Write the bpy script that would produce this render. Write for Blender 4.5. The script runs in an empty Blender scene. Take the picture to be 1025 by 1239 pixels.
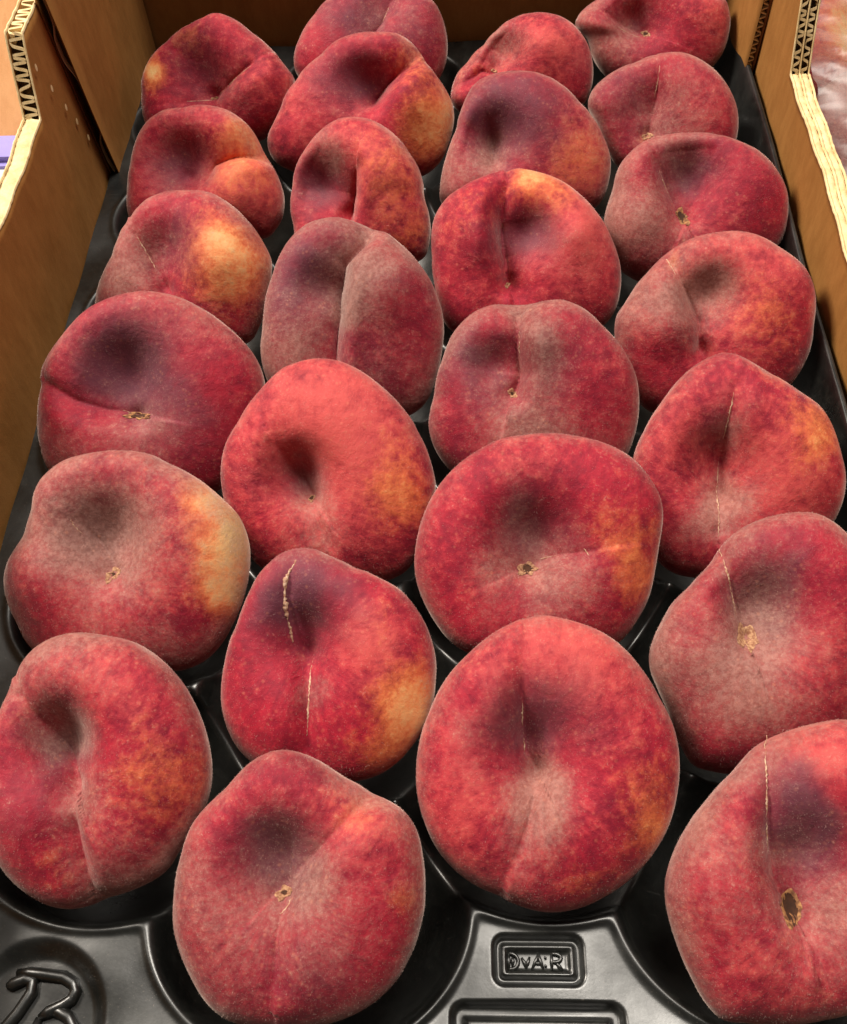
import bpy, bmesh, math, random
import numpy as np
from mathutils import Matrix, Vector

scene = bpy.context.scene
COL = scene.collection
random.seed(7); np.random.seed(7)

# ------------------------------------------------------------------ camera
cam_d = bpy.data.cameras.new("camera"); cam = bpy.data.objects.new("camera", cam_d); COL.objects.link(cam)
scene.camera = cam
CR = Vector((0.99896, 0.01720, -0.04119)); CU = Vector((0.00869, 0.83143, 0.55557)); CF = Vector((-0.04381, 0.55535, -0.83046))
cam.matrix_world = Matrix(((CR.x, CU.x, -CF.x, 0.119803), (CR.y, CU.y, -CF.y, -0.03701), (CR.z, CU.z, -CF.z, 0.297237), (0, 0, 0, 1)))
cam_d.sensor_fit = 'HORIZONTAL'; cam_d.sensor_width = 36.0
cam_d.lens = 36.0 * 1220.88 / 1025.0
cam_d.clip_start = 0.01; cam_d.clip_end = 50

# ------------------------------------------------------------------ world and lamps (indoor store light)
world = bpy.data.worlds.new("World"); scene.world = world; world.use_nodes = True
bg = world.node_tree.nodes['Background']; bg.inputs[0].default_value = (1.0, 0.88, 0.76, 1); bg.inputs[1].default_value = 0.075

def lamp(name, loc, target, sx, sy, energy, col):
    d = bpy.data.lights.new(name, 'AREA'); d.shape = 'RECTANGLE'; d.size = sx; d.size_y = sy; d.energy = energy; d.color = col
    o = bpy.data.objects.new(name, d); COL.objects.link(o); o.location = loc
    o.rotation_euler = (Vector(target) - Vector(loc)).to_track_quat('-Z', 'Y').to_euler()
lamp("ceiling_light", (0.40, 0.66, 1.75), (0.14, 0.2, 0), 0.55, 0.85, 33, (1.0, 0.93, 0.83))
lamp("ceiling_light", (-1.05, 0.80, 1.30), (0.12, 0.2, 0), 0.45, 0.6, 42, (1.0, 0.91, 0.79))

scene.view_settings.view_transform = 'Standard'; scene.view_settings.look = 'None'
scene.view_settings.exposure = 0.12; scene.view_settings.gamma = 1.0

# ------------------------------------------------------------------ material helpers
class NT:
    def __init__(s, name):
        s.m = bpy.data.materials.new(name); s.m.use_nodes = True; s.t = s.m.node_tree; s.b = s.t.nodes['Principled BSDF']
        s.tc = s.t.nodes.new('ShaderNodeTexCoord')
    def n(s, typ, **k):
        nd = s.t.nodes.new(typ)
        for a, v in k.items(): setattr(nd, a, v)
        return nd
    def l(s, a, b): s.t.links.new(a, b)
    def noise(s, scale, detail=4, rough=.55, w=None, vec=None, dist=0, stretch=None):
        nd = s.n('ShaderNodeTexNoise', noise_dimensions='4D' if w is not None else '3D')
        nd.inputs['Scale'].default_value = scale; nd.inputs['Detail'].default_value = detail
        nd.inputs['Roughness'].default_value = rough; nd.inputs['Distortion'].default_value = dist
        v = vec or s.tc.outputs['Object']
        if stretch:
            mp = s.n('ShaderNodeMapping'); mp.inputs['Scale'].default_value = stretch; s.l(v, mp.inputs['Vector']); v = mp.outputs[0]
        s.l(v, nd.inputs['Vector'])
        if w is not None: s.l(w, nd.inputs['W'])
        return nd.outputs['Fac']
    def math(s, op, a, b=None, c=None, clamp=False):
        nd = s.n('ShaderNodeMath', operation=op, use_clamp=clamp)
        for i, v in enumerate((a, b, c)):
            if v is None: continue
            if isinstance(v, (int, float)): nd.inputs[i].default_value = v
            else: s.l(v, nd.inputs[i])
        return nd.outputs[0]
    def mr(s, v, a, b, c=0., d=1., smooth=True):
        nd = s.n('ShaderNodeMapRange', interpolation_type='SMOOTHSTEP' if smooth else 'LINEAR')
        s.l(v, nd.inputs[0])
        for i, x in enumerate((a, b, c, d)): nd.inputs[i + 1].default_value = x
        return nd.outputs[0]
    def mix(s, f, a, b, mode='MIX'):
        nd = s.n('ShaderNodeMix', data_type='RGBA', blend_type=mode)
        if isinstance(f, (int, float)): nd.inputs[0].default_value = f
        else: s.l(f, nd.inputs[0])
        for i, v in ((6, a), (7, b)):
            if isinstance(v, tuple): nd.inputs[i].default_value = (*v, 1)
            else: s.l(v, nd.inputs[i])
        return nd.outputs[2]
    def bump(s, h, strength, dist):
        nd = s.n('ShaderNodeBump'); nd.inputs['Strength'].default_value = strength; nd.inputs['Distance'].default_value = dist
        s.l(h, nd.inputs['Height']); s.l(nd.outputs[0], s.b.inputs['Normal']); return nd
    def set(s, **k):
        for a, v in k.items():
            i = s.b.inputs[a.replace('_', ' ')]
            if isinstance(v, (int, float)): i.default_value = v
            elif isinstance(v, tuple): i.default_value = (*v, 1)
            else: s.l(v, i)

def mat_peach():
    s = NT('peach_skin')
    oi = s.n('ShaderNodeObjectInfo'); w = s.math('MULTIPLY', oi.outputs['Random'], 60.)
    at = s.n('ShaderNodeAttribute', attribute_name='pigment_and_shading'); sep = s.n('ShaderNodeSeparateColor'); s.l(at.outputs['Color'], sep.inputs[0])
    Y, P, G, Rr = sep.outputs[0], sep.outputs[1], sep.outputs[2], at.outputs['Alpha']
    n1 = s.noise(45, 5, .6, w); n2 = s.noise(260, 5, .65, w); n3 = s.noise(1500, 3, .7, w); n4 = s.noise(110, 4, .6, w, dist=.6)
    # streaks running from the stem to the rim
    fl = s.n('ShaderNodeAttribute', attribute_name='flow')
    n5 = s.noise(9, 5, .65, w, vec=fl.outputs['Vector'], dist=.5)
    n6 = s.noise(620, 3, .7, w)
    a1 = s.mr(s.math('ADD', s.math('MULTIPLY', n1, .42), s.math('ADD', s.math('MULTIPLY', n2, .42), s.math('MULTIPLY', n5, .26))), .41, .72)
    red = s.mix(a1, (.20, .006, .022), (.47, .014, .036))
    c1 = s.math('ADD', s.math('MULTIPLY', Rr, .62), s.math('MULTIPLY', s.math('ADD', s.math('MULTIPLY', n5, .45), s.math('ADD', s.math('MULTIPLY', n4, .55), -.5)), 2.0))
    c1 = s.math('ADD', c1, s.math('MULTIPLY', s.math('SUBTRACT', n2, .5), 1.1))
    red = s.mix(s.mr(c1, .08, 1.15), red, (.60, .080, .076))
    yv = s.math('ADD', Y, s.math('ADD', s.math('MULTIPLY', s.math('SUBTRACT', n2, .5), 1.3), s.math('MULTIPLY', s.math('SUBTRACT', n6, .5), .7)))
    yv = s.math('ADD', yv, s.math('MULTIPLY', s.math('SUBTRACT', n4, .5), .7))
    col = s.mix(s.mr(yv, .12, 1.3), red, (.78, .20, .06))
    col = s.mix(s.mr(yv, .75, 1.75), col, (.78, .48, .20))
    pv = s.math('ADD', P, s.math('MULTIPLY', s.math('SUBTRACT', n4, .5), 1.0))
    pv = s.math('ADD', pv, s.math('MULTIPLY', s.math('SUBTRACT', n2, .5), .8))
    col = s.mix(s.math('MULTIPLY', s.mr(pv, .1, 1.45), .86), col, (.115, .038, .058))  # plum skin pigment, with part of the hollows' shade painted in
    gv = s.math('ADD', G, s.math('ADD', s.math('MULTIPLY', s.math('SUBTRACT', n2, .5), .8), s.math('MULTIPLY', s.math('SUBTRACT', n1, .5), 1.4)))
    gv = s.math('ADD', gv, s.math('ADD', s.math('MULTIPLY', s.math('SUBTRACT', n3, .5), 1.0), s.math('MULTIPLY', s.math('SUBTRACT', n6, .5), .7)))
    col = s.mix(s.math('MULTIPLY', s.mr(gv, .15, 1.5), .70), col, s.mix(s.mr(n6, .38, .62), (.22, .125, .095), (.34, .20, .16)))
    vo = s.n('ShaderNodeTexVoronoi', feature='F1'); vo.inputs['Scale'].default_value = 420; s.l(s.tc.outputs['Object'], vo.inputs['Vector'])
    dot = s.math('MULTIPLY', s.mr(vo.outputs['Distance'], .10, .34, 1., 0.), s.mr(n4, .42, .62))
    col = s.mix(s.math('MULTIPLY', dot, .16), col, (.78, .30, .17))
    # pale fuzz freckles
    fz = s.mr(s.math('ADD', s.math('MULTIPLY', n3, .6), s.math('MULTIPLY', n2, .4)), .56, .72)
    col = s.mix(s.math('MULTIPLY', fz, .38), col, (.70, .36, .30))
    s.set(Base_Color=col, Roughness=.66, Sheen_Weight=.44, Sheen_Roughness=.36, Sheen_Tint=(1., .86, .76), Specular_IOR_Level=.24)
    s.set(Subsurface_Weight=.06, Subsurface_Scale=.004); s.b.inputs['Subsurface Radius'].default_value = (1., .3, .15)
    h = s.math('ADD', s.math('MULTIPLY', n3, .4), s.math('ADD', s.math('MULTIPLY', n2, 1.0), s.math('MULTIPLY', n4, 2.2))); s.bump(h, .42, .0007)
    return s.m

def mat_plain(name, col, rough=.6, n=None, dark=None, bump=0., **k):
    s = NT(name); c = col
    if n:
        f = s.noise(n, 5, .6); c = s.mix(s.mr(f, .35, .68), dark or tuple(x * .6 for x in col), col)
        if bump: s.bump(f, .5, bump)
    s.set(Base_Color=c, Roughness=rough, **k); return s.m

def mat_plastic():
    s = NT('black_tray_plastic')
    f = s.noise(30, 3, .5); g = s.noise(900, 3, .6)
    sm = s.noise(70, 5, .7, dist=1.5)
    col = s.mix(s.mr(sm, .4, .75), (.004, .0045, .004), (.014, .015, .013))
    du = s.mr(s.noise(2600, 2, .5), .68, .74); sc = s.mr(s.noise(120, 4, .7, stretch=(.25, 6, 1)), .66, .70)
    col = s.mix(s.math('MULTIPLY', du, .35), col, (.30, .24, .20)); col = s.mix(s.math('MULTIPLY', sc, .12), col, (.25, .24, .22))
    r = s.mr(s.math('ADD', f, s.math('MULTIPLY', g, .12)), .35, .8, .27, .47)
    s.set(Base_Color=col, Roughness=r, Specular_IOR_Level=.95)
    s.bump(s.math('ADD', s.math('MULTIPLY', f, 1.0), s.math('MULTIPLY', g, .03)), .35, .002)
    return s.m

def mat_card(name, c1, c2, rough=.75):
    s = NT(name)
    f = s.noise(60, 5, .65, stretch=(3, 3, 1.2)); g = s.noise(14, 4, .6); h = s.noise(1600, 2, .6)
    v = s.math('ADD', s.math('MULTIPLY', f, .6), s.math('ADD', s.math('MULTIPLY', g, .35), s.math('MULTIPLY', h, .18)))
    s.set(Base_Color=s.mix(s.mr(v, .38, .78), c1, c2), Roughness=rough, Specular_IOR_Level=.25)
    s.bump(v, .3, .0012); return s.m

SKIN = mat_peach(); PLASTIC = mat_plastic()
KRAFT = mat_card('kraft_cardboard', (.30, .130, .030), (.40, .185, .048))
CUT = mat_card('cut_cardboard_edge', (.58, .40, .18), (.86, .69, .40))
LAYER = mat_card('dark_cardboard_core', (.05, .028, .010), (.10, .055, .02))
SCAR = mat_plain('pale_scar_tissue', (.66, .46, .32), .7, 900, (.36, .16, .09), .0003)
TANRIM = mat_plain('tan_stem_rim', (.50, .28, .15), .8, 1100, (.22, .08, .04), .0004)
CORK = mat_plain('brown_stem_scar', (.50, .24, .09), .8, 700, (.14, .05, .02), .0005)
FUZZ = mat_plain('peach_fuzz', (.80, .58, .50), .7)
PIT = mat_plain('dark_stem_pit', (.07, .022, .007), .9, 700)

# ------------------------------------------------------------------ mesh helpers
def mesh(name, V, Fc, m, parent=None, smooth=True):
    me = bpy.data.meshes.new(name); me.from_pydata([tuple(v) for v in V], [], [tuple(f) for f in Fc]); me.update()
    me.materials.append(m)
    if smooth: me.polygons.foreach_set('use_smooth', [True] * len(me.polygons))
    o = bpy.data.objects.new(name, me); COL.objects.link(o); o.parent = parent; return o
def grid_mesh(name, X, Y, Z, m, parent=None, wrap=False):
    """X,Y,Z arrays (nu,nv); wrap closes the first index"""
    nu, nv = X.shape; V = np.stack([X, Y, Z], -1).reshape(-1, 3)
    i = np.arange(nu if wrap else nu - 1)[:, None]; j = np.arange(nv - 1)[None, :]; i2 = (i + 1) % nu
    Q = np.stack([i * nv + j, i2 * nv + j, i2 * nv + j + 1, i * nv + j + 1], -1).reshape(-1, 4)
    me = bpy.data.meshes.new(name); me.vertices.add(len(V)); me.vertices.foreach_set('co', V.astype(np.float32).ravel())
    me.loops.add(Q.size); me.loops.foreach_set('vertex_index', Q.astype(np.int32).ravel())
    me.polygons.add(len(Q)); me.polygons.foreach_set('loop_start', np.arange(0, Q.size, 4, dtype=np.int32))
    me.update(calc_edges=True); me.polygons.foreach_set('use_smooth', np.ones(len(Q), bool)); me.validate()
    me.materials.append(m); o = bpy.data.objects.new(name, me); COL.objects.link(o); o.parent = parent; return o
def tube(name, pts, r, m, parent=None, seg=8, flat=1.0):
    V = []; Fc = []; P = [Vector(p) for p in pts]; rs = r if isinstance(r, (list, tuple)) else [r] * len(P)
    for i, p in enumerate(P):
        d = (P[min(i + 1, len(P) - 1)] - P[max(i - 1, 0)]).normalized(); up = Vector((0, 0, 1))
        sd = d.cross(up); sd = sd.normalized() if sd.length > 1e-6 else Vector((1, 0, 0)); up = sd.cross(d)
        for k in range(seg):
            a = 2 * math.pi * k / seg; V.append(p + sd * math.cos(a) * rs[i] + up * math.sin(a) * rs[i] * flat)
    for i in range(len(P) - 1):
        for k in range(seg):
            a = i * seg + k; b = i * seg + (k + 1) % seg; Fc.append((a, b, b + seg, a + seg))
    Fc.append(tuple(range(seg))[::-1]); Fc.append(tuple(range((len(P) - 1) * seg, len(P) * seg)))
    return mesh(name, V, Fc, m, parent)
def empty(name, loc, label, cat, group=None):
    o = bpy.data.objects.new(name, None); COL.objects.link(o); o.location = loc; o.empty_display_size = .01; tag(o, label, cat, group); return o
def tag(o, label=None, cat=None, group=None, kind=None):
    if label: o['label'] = label
    if cat: o['category'] = cat
    if group: o['group'] = group
    if kind: o['kind'] = kind
    return o
def smst(a, b, x):
    t = np.clip((x - a) / (b - a), 0, 1); return t * t * (3 - 2 * t)
PEACH = {
1: ((-1.6,414.5,6.0),(-0.015,-0.766,0.643),[38.0,35.5,33.2,31.8,30.5,29.6,28.8,28.5,28.9,29.4,29.8,30.3,30.0,28.8,28.4,28.1,28.5,28.8,29.3,29.9,31.6,33.3,35.0,36.5,37.9,38.5,40.0,41.3,42.0,40.9,39.4,37.8,36.0,34.4,33.0,32.7,32.5,32.4,32.4,32.8,33.5,34.5,35.4,36.2,37.0,37.6,38.1,38.1],(-1.36,-8.0),[(-8.69,4.04,17.14,8.0),(25.1,-4.29,18.05,-2.0)],[(5,[(-0.37,-8.45),(11.23,-0.21),(21.79,6.5)]),(2,[(-0.37,-8.45),(-18.16,-10.98)])],[('y',-30.8,2.8,5.9,1.6),('y',-9.8,15.1,9.0,0.5),('p',-7.4,5.1,15.3,0.8),('g',12.7,-7.7,12.6,0.5),('r',29.5,1.1,18.0,0.5)],[(0.7,[(1.44,-6.26),(11.26,0.16),(19.68,5.09)]),(0.6,[(-13.94,-9.59),(-0.4,-8.82)])],(0.05,0)),
2: ((72.6,440.9,6.0),(-0.012,-0.766,0.643),[39.1,38.9,38.7,38.4,37.9,36.0,33.7,31.7,31.0,30.6,29.8,29.1,28.6,28.6,28.7,28.9,29.2,29.6,30.0,30.5,30.9,32.2,33.8,35.4,37.5,39.1,39.8,38.9,37.6,35.6,33.9,32.5,31.7,30.8,30.2,29.8,30.0,30.4,30.9,31.4,32.4,33.7,35.1,36.4,37.4,38.4,39.0,39.2],None,[(8.61,19.07,13.8,6.0)],[(4,[(12.77,22.61),(7.5,9.87),(1.94,2.58),(-0.59,-10.55)])],[('p',-5.9,12.1,16.1,0.7),('p',22.5,7.6,13.8,0.4),('g',8.4,13.5,11.5,0.4)],[(0.5,[(10.58,17.17),(7.1,9.89)])],(0.2,0.1)),
3: ((148.1,418.5,6.0),(0.009,-0.743,0.669),[34.4,33.9,33.3,32.5,31.7,30.8,29.7,28.6,27.3,26.3,25.2,24.3,23.7,22.9,22.3,21.9,21.3,21.0,21.3,21.6,21.9,23.7,25.4,27.2,30.7,33.6,36.0,37.5,36.8,34.9,32.8,30.6,28.7,27.8,27.1,26.6,26.2,25.8,26.5,27.5,28.6,29.6,31.0,33.0,35.0,35.3,35.3,34.9],(-13.74,-1.6),[(-9.14,6.81,9.76,7.0),(6.62,6.41,13.3,-3.0)],[(6,[(-13.89,-4.1),(-23.01,-2.03),(-31.01,-7.39)])],[('g',-7.2,9.7,10.6,0.8),('p',31.1,0.3,9.8,0.5),('y',-25.0,-2.0,8.9,0.3),('r',14.5,6.2,15.5,0.8)],[],(0.0,0.1)),
4: ((214.1,443.1,6.0),(0.089,-0.794,0.602),[38.0,38.8,38.9,38.5,36.2,33.7,31.3,28.8,27.3,26.3,25.7,25.1,24.6,24.8,25.5,26.3,27.2,28.0,29.9,31.6,33.4,36.1,38.5,38.8,33.1,31.3,31.0,30.4,29.7,29.1,28.4,27.5,26.8,26.2,26.0,26.0,26.0,26.2,26.6,27.4,28.3,29.3,30.4,32.0,33.7,35.0,36.4,37.3],(-4.32,0.52),[(-10.17,6.77,12.13,9.0)],[(3,[(-5.35,0.09),(-19.08,5.82),(-30.69,12.19)])],[('p',-11.8,6.8,11.2,0.7),('g',-20.8,-1.5,15.9,0.7),('r',25.8,6.9,15.9,0.7)],[(0.5,[(-21.05,4.03),(-7.32,-1.35)])],(0.1,0.15)),
5: ((70.5,390.3,6.0),(-0.051,-0.764,0.643),[43.9,41.8,39.7,37.9,36.9,37.2,37.5,37.4,36.8,35.1,33.8,33.1,32.4,31.8,31.4,30.8,30.1,29.6,30.2,31.1,32.0,32.7,34.9,36.8,38.6,42.2,47.0,49.1,48.4,45.3,42.8,40.3,38.1,36.9,36.8,36.7,36.6,36.6,36.7,37.6,39.6,41.6,43.8,45.1,45.6,45.3,45.2,44.9],(7.07,2.11),[(4.41,9.64,11.06,7.0),(-8.32,11.82,11.91,2.0),(26.22,1.83,14.47,-4.0)],[(10,[(6.02,0.65),(14.86,10.02),(26.62,18.81)])],[('p',-6.3,12.8,16.2,0.8),('p',9.1,11.3,9.4,0.7),('y',42.2,-9.4,14.5,1.2),('y',28.6,21.2,11.9,0.6),('y',25.8,-16.2,8.5,0.6),('r',-28.9,-7.4,17.0,0.4)],[],(0.05,0.05)),
6: ((2.5,342.7,6.0),(0.068,-0.716,0.695),[32.0,30.3,28.9,28.3,28.5,28.9,29.3,29.6,29.8,30.0,29.9,29.9,29.8,29.8,29.7,30.8,32.2,32.9,33.5,33.6,33.5,33.4,33.4,33.6,34.6,35.6,37.4,39.3,40.4,39.5,37.7,36.0,34.7,33.3,32.0,31.5,31.9,32.4,33.1,33.8,34.7,36.5,38.5,38.8,38.6,37.5,36.0,33.9],(-8.04,-1.62),[(-8.54,5.99,13.72,10.0),(16.02,-11.23,12.11,-3.0)],[(7,[(-0.06,-3.93),(6.66,4.38),(18.93,8.38),(28.78,8.24)])],[('p',-9.4,3.9,13.7,1.1),('y',18.5,1.1,16.1,0.75),('y',21.2,16.7,10.5,0.5),('r',19.9,-7.7,18.2,0.7)],[],(0,0.05)),
7: ((211.7,378.5,6.0),(-0.075,-0.739,0.669),[33.7,32.7,31.6,30.7,29.9,29.2,28.6,28.1,27.7,27.4,27.0,26.5,26.3,26.5,26.7,26.6,26.7,27.9,29.2,30.7,32.3,34.0,34.9,34.4,31.9,30.1,29.4,28.8,28.9,29.2,29.7,29.3,28.7,28.4,28.2,28.2,28.2,28.2,28.8,29.6,30.4,31.1,32.7,34.4,36.2,36.0,35.4,34.6],(-7.21,-9.83),[(-7.32,3.92,14.36,5.0)],[(3.5,[(-3.58,22.23),(-3.83,9.05),(-6.9,-8.49)])],[('p',-16.7,9.5,16.9,0.5),('g',-1.5,-5.1,14.8,0.6),('y',-7.6,-9.5,4.2,0.6),('r',20.4,-2.3,14.8,0.4)],[(0.6,[(-2.77,20.13),(-3.59,12.53),(-4.49,6.98)])],(0.2,0.25)),
8: ((147.3,356.7,6.0),(0.062,-0.692,0.719),[37.2,35.4,34.0,32.6,31.7,30.7,30.6,30.7,30.8,31.2,31.5,31.9,32.4,32.9,33.7,34.7,35.6,36.2,35.4,34.3,33.4,32.9,32.4,33.5,34.9,36.8,39.3,42.1,44.9,44.3,41.8,39.6,37.6,36.6,35.7,34.8,34.1,34.4,35.6,36.9,38.1,39.5,40.9,42.3,42.3,41.4,40.4,39.1],(-13.95,-7.61),[(-15.38,3.39,11.25,9.0),(0.42,18.86,16.07,-2.0)],[(3,[(-21.51,22.57),(-17.2,8.65),(-14.32,-7.17)])],[('p',-14.2,13.8,16.9,1.0),('p',6.0,8.4,14.1,0.5),('y',24.5,-5.9,15.3,0.7),('g',-14.3,-3.6,7.2,0.7),('g',-29.2,-19.4,14.1,0.6),('r',22.8,-13.0,16.1,0.8)],[],(0.25,0.15)),
9: ((74.3,326.8,6.0),(-0.084,-0.714,0.695),[27.4,27.5,27.4,27.4,27.3,27.2,27.8,28.4,29.0,29.8,30.7,31.6,32.2,32.7,33.0,32.8,32.3,31.9,31.5,31.3,31.5,31.6,31.5,31.3,31.9,32.5,33.0,33.5,35.4,37.5,38.0,38.1,37.0,35.7,34.5,34.5,34.6,34.8,35.1,35.5,36.4,37.7,38.6,36.9,34.8,32.5,30.4,28.3],(-6.54,-9.58),[(-17.27,4.91,12.27,10.0),(11.92,10.78,15.34,-3.0)],[(9,[(-0.0,9.47),(-2.87,-0.67),(-7.05,-16.1)])],[('p',-18.4,3.2,13.0,1.2),('g',-13.2,16.7,7.7,0.9),('y',17.2,7.2,16.9,0.55),('y',23.8,-20.3,9.6,0.5),('r',10.0,7.5,19.2,0.7)],[],(0,0.05)),
10: ((218.4,312.2,6.0),(0.047,-0.718,0.695),[38.6,38.5,37.8,36.8,35.8,34.7,33.7,32.5,31.7,31.3,31.0,31.1,31.2,31.4,32.2,33.3,34.6,35.9,36.8,37.4,37.7,37.3,36.7,37.2,38.4,39.4,39.9,40.2,40.2,40.2,39.0,37.8,36.5,34.9,33.5,32.2,32.2,32.5,32.9,33.2,33.4,34.3,35.5,36.6,37.9,38.7,39.1,38.9],(-7.43,-3.2),[(-4.63,14.28,13.72,10.0),(-27.43,-5.81,11.43,-2.0)],[(4,[(-18.5,18.76),(-13.31,7.21),(-8.45,-3.48)]),(2.5,[(2.88,15.13),(-1.81,3.71),(-6.64,-5.51)])],[('p',-3.9,13.6,12.2,1.0),('g',-9.2,18.6,8.4,0.5),('g',-25.7,-5.8,16.8,0.9),('r',13.9,0.1,17.1,0.4)],[(0.5,[(-17.71,15.48),(-12.19,4.55)])],(0.2,0.1)),
11: ((1.6,278.9,6.0),(-0.053,-0.693,0.719),[37.4,37.7,36.9,36.1,35.6,35.1,35.0,34.9,34.9,34.9,34.3,33.6,33.4,33.3,33.1,32.9,32.2,31.6,30.2,30.1,29.5,29.7,30.0,31.7,33.8,36.4,39.0,41.0,41.3,40.7,39.6,38.3,37.2,36.4,35.6,34.8,34.7,35.3,35.8,36.4,37.2,38.2,39.3,38.5,37.7,37.3,36.9,36.9],(-5.28,-7.22),[(-3.49,9.72,13.14,6.0),(20.47,5.9,16.43,-3.0)],[(3.5,[(-16.95,16.58),(-10.21,2.65),(-3.87,-7.4)])],[('p',-1.6,12.9,13.9,0.9),('g',-21.6,0.3,16.4,0.9),('y',25.4,2.5,17.5,1.2),('y',17.5,14.1,9.1,0.4),('r',14.3,19.0,11.0,0.5)],[(0.8,[(-15.99,15.25),(-12.63,8.3),(-9.23,1.64)])],(0.0,0.15)),
12: ((145.3,286.4,6.0),(-0.055,-0.667,0.743),[36.9,35.4,34.3,33.4,32.6,32.2,31.9,31.9,32.1,32.4,32.8,33.4,34.4,35.4,35.1,35.6,36.1,37.6,38.8,40.4,41.2,41.5,41.0,40.2,39.6,39.9,40.2,41.0,42.0,43.9,44.1,42.5,39.9,38.1,37.2,36.2,35.5,36.0,36.9,37.8,39.0,41.0,43.5,43.8,43.1,41.7,40.2,38.6],(-8.01,-12.76),[(0.8,8.06,11.43,8.0),(-19.32,5.34,10.71,-2.0),(20.72,7.52,10.71,-3.0)],[(9,[(-9.82,27.17),(-12.21,14.29),(-10.6,0.19),(-7.95,-13.07)])],[('p',0.1,6.5,12.9,1.1),('y',7.4,27.9,12.1,0.9),('y',-2.5,30.8,7.1,0.6),('r',20.7,10.8,14.3,0.9),('p',-19.3,7.0,10.0,0.4),('y',-25.9,18.6,10.7,0.3)],[],(0.0,0.0)),
13: ((74.4,250.1,6.0),(0.041,-0.614,0.788),[36.3,35.8,35.2,35.0,34.8,34.7,35.0,35.4,35.9,36.6,37.2,38.4,40.0,41.3,41.8,42.0,41.4,40.3,38.9,37.5,36.2,35.6,35.4,35.2,35.5,36.3,38.0,39.5,40.9,42.2,42.8,43.1,42.6,42.2,41.9,41.8,41.7,41.9,42.7,43.5,44.1,44.3,43.1,41.2,39.7,38.3,37.4,36.9],None,[(-12.41,12.67,10.11,5.0),(14.89,10.75,14.15,-4.0)],[(12,[(6.57,32.97),(-2.57,23.62),(-5.36,11.0),(-6.62,-4.9),(-7.56,-20.89)])],[('g',7.0,18.8,13.5,1.1),('g',-1.3,4.6,6.1,0.8),('g',-25.7,-7.9,15.2,0.8),('p',-15.5,17.5,16.2,1.0),('r',17.9,-3.6,13.5,0.45),('g',17.6,-27.6,15.2,0.5)],[],(0.5,0.22)),
14: ((216.8,243.4,6.0),(0.002,-0.695,0.719),[36.8,37.5,38.4,39.1,39.4,39.1,38.2,37.5,37.4,37.3,36.9,36.4,35.8,35.5,35.3,34.9,34.5,34.3,34.0,34.0,34.7,35.3,36.4,38.3,38.8,38.8,39.1,39.4,39.8,40.5,41.1,40.9,40.5,39.5,38.5,37.7,36.8,36.0,36.1,36.3,36.4,36.6,36.9,37.1,37.2,37.2,37.2,37.0],(-6.66,-9.16),[(-3.01,12.47,10.9,7.0),(-22.8,-1.05,10.22,-2.0)],[(6,[(-21.07,27.99),(-14.55,15.73),(-8.55,1.81),(-7.57,-9.06)])],[('g',-2.1,14.0,10.2,1.0),('p',-2.1,14.0,8.9,0.6),('g',-19.2,5.1,12.9,1.0),('y',17.4,2.9,11.9,0.55),('y',-17.3,24.9,4.1,0.6),('r',13.8,16.7,17.0,0.7)],[(0.8,[(-19.78,25.85),(-17.14,19.74)])],(0.0,0.05)),
15: ((-0.4,210.6,6.0),(0.056,-0.667,0.743),[43.3,43.7,43.4,42.7,41.7,40.8,40.1,39.8,39.6,39.8,40.0,40.1,40.3,40.2,40.2,40.2,40.3,40.1,39.9,40.1,40.9,42.0,42.8,41.7,42.0,43.2,44.6,45.9,47.2,47.7,47.3,45.8,44.5,43.5,42.6,41.8,41.8,41.8,41.9,42.1,42.7,43.0,42.6,42.4,42.5,42.7,42.8,42.9],(-3.45,-5.95),[(-6.98,10.44,15.1,10.0),(-18.13,-23.12,13.13,-2.0)],[(4.5,[(-38.25,7.27),(-27.43,0.11),(-15.44,-3.74),(-2.38,-5.78)])],[('p',-6.8,14.1,14.4,1.35),('p',12.1,-5.1,15.1,0.8),('p',-22.8,1.6,8.2,0.4),('g',-24.3,-23.0,16.4,0.5),('g',3.9,-14.2,13.1,0.5),('r',18.0,22.1,18.1,0.3)],[(0.5,[(-9.32,-3.84),(-4.83,-5.74)])],(0.05,0.05)),
16: ((144.8,209.9,6.0),(-0.043,-0.641,0.766),[38.8,38.4,37.8,37.0,36.4,35.9,35.6,36.0,36.4,36.5,36.2,34.9,33.8,34.1,35.1,37.0,38.0,38.4,38.3,38.1,37.4,36.8,36.9,37.1,37.4,39.1,40.8,41.7,42.1,42.1,41.7,40.8,39.0,38.0,37.3,36.6,36.1,36.8,37.5,38.2,39.2,40.6,41.5,41.8,41.2,40.4,39.8,39.2],(-7.87,0.83),[(-15.04,11.68,9.4,5.0),(2.64,20.28,8.15,-2.0)],[(7,[(-6.27,32.25),(-7.5,20.47),(-5.45,8.54),(-7.58,0.79)])],[('p',-22.9,14.8,11.3,0.9),('p',-13.9,-0.3,9.4,0.4),('g',2.6,21.8,11.3,1.0),('p',4.1,11.4,7.8,0.6),('g',-1.9,-15.5,18.8,0.8),('r',27.2,11.0,9.4,0.8),('r',-26.1,-6.2,9.4,0.4)],[(0.6,[(-5.4,23.39),(-5.14,11.51)])],(0.3,0.2)),
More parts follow.
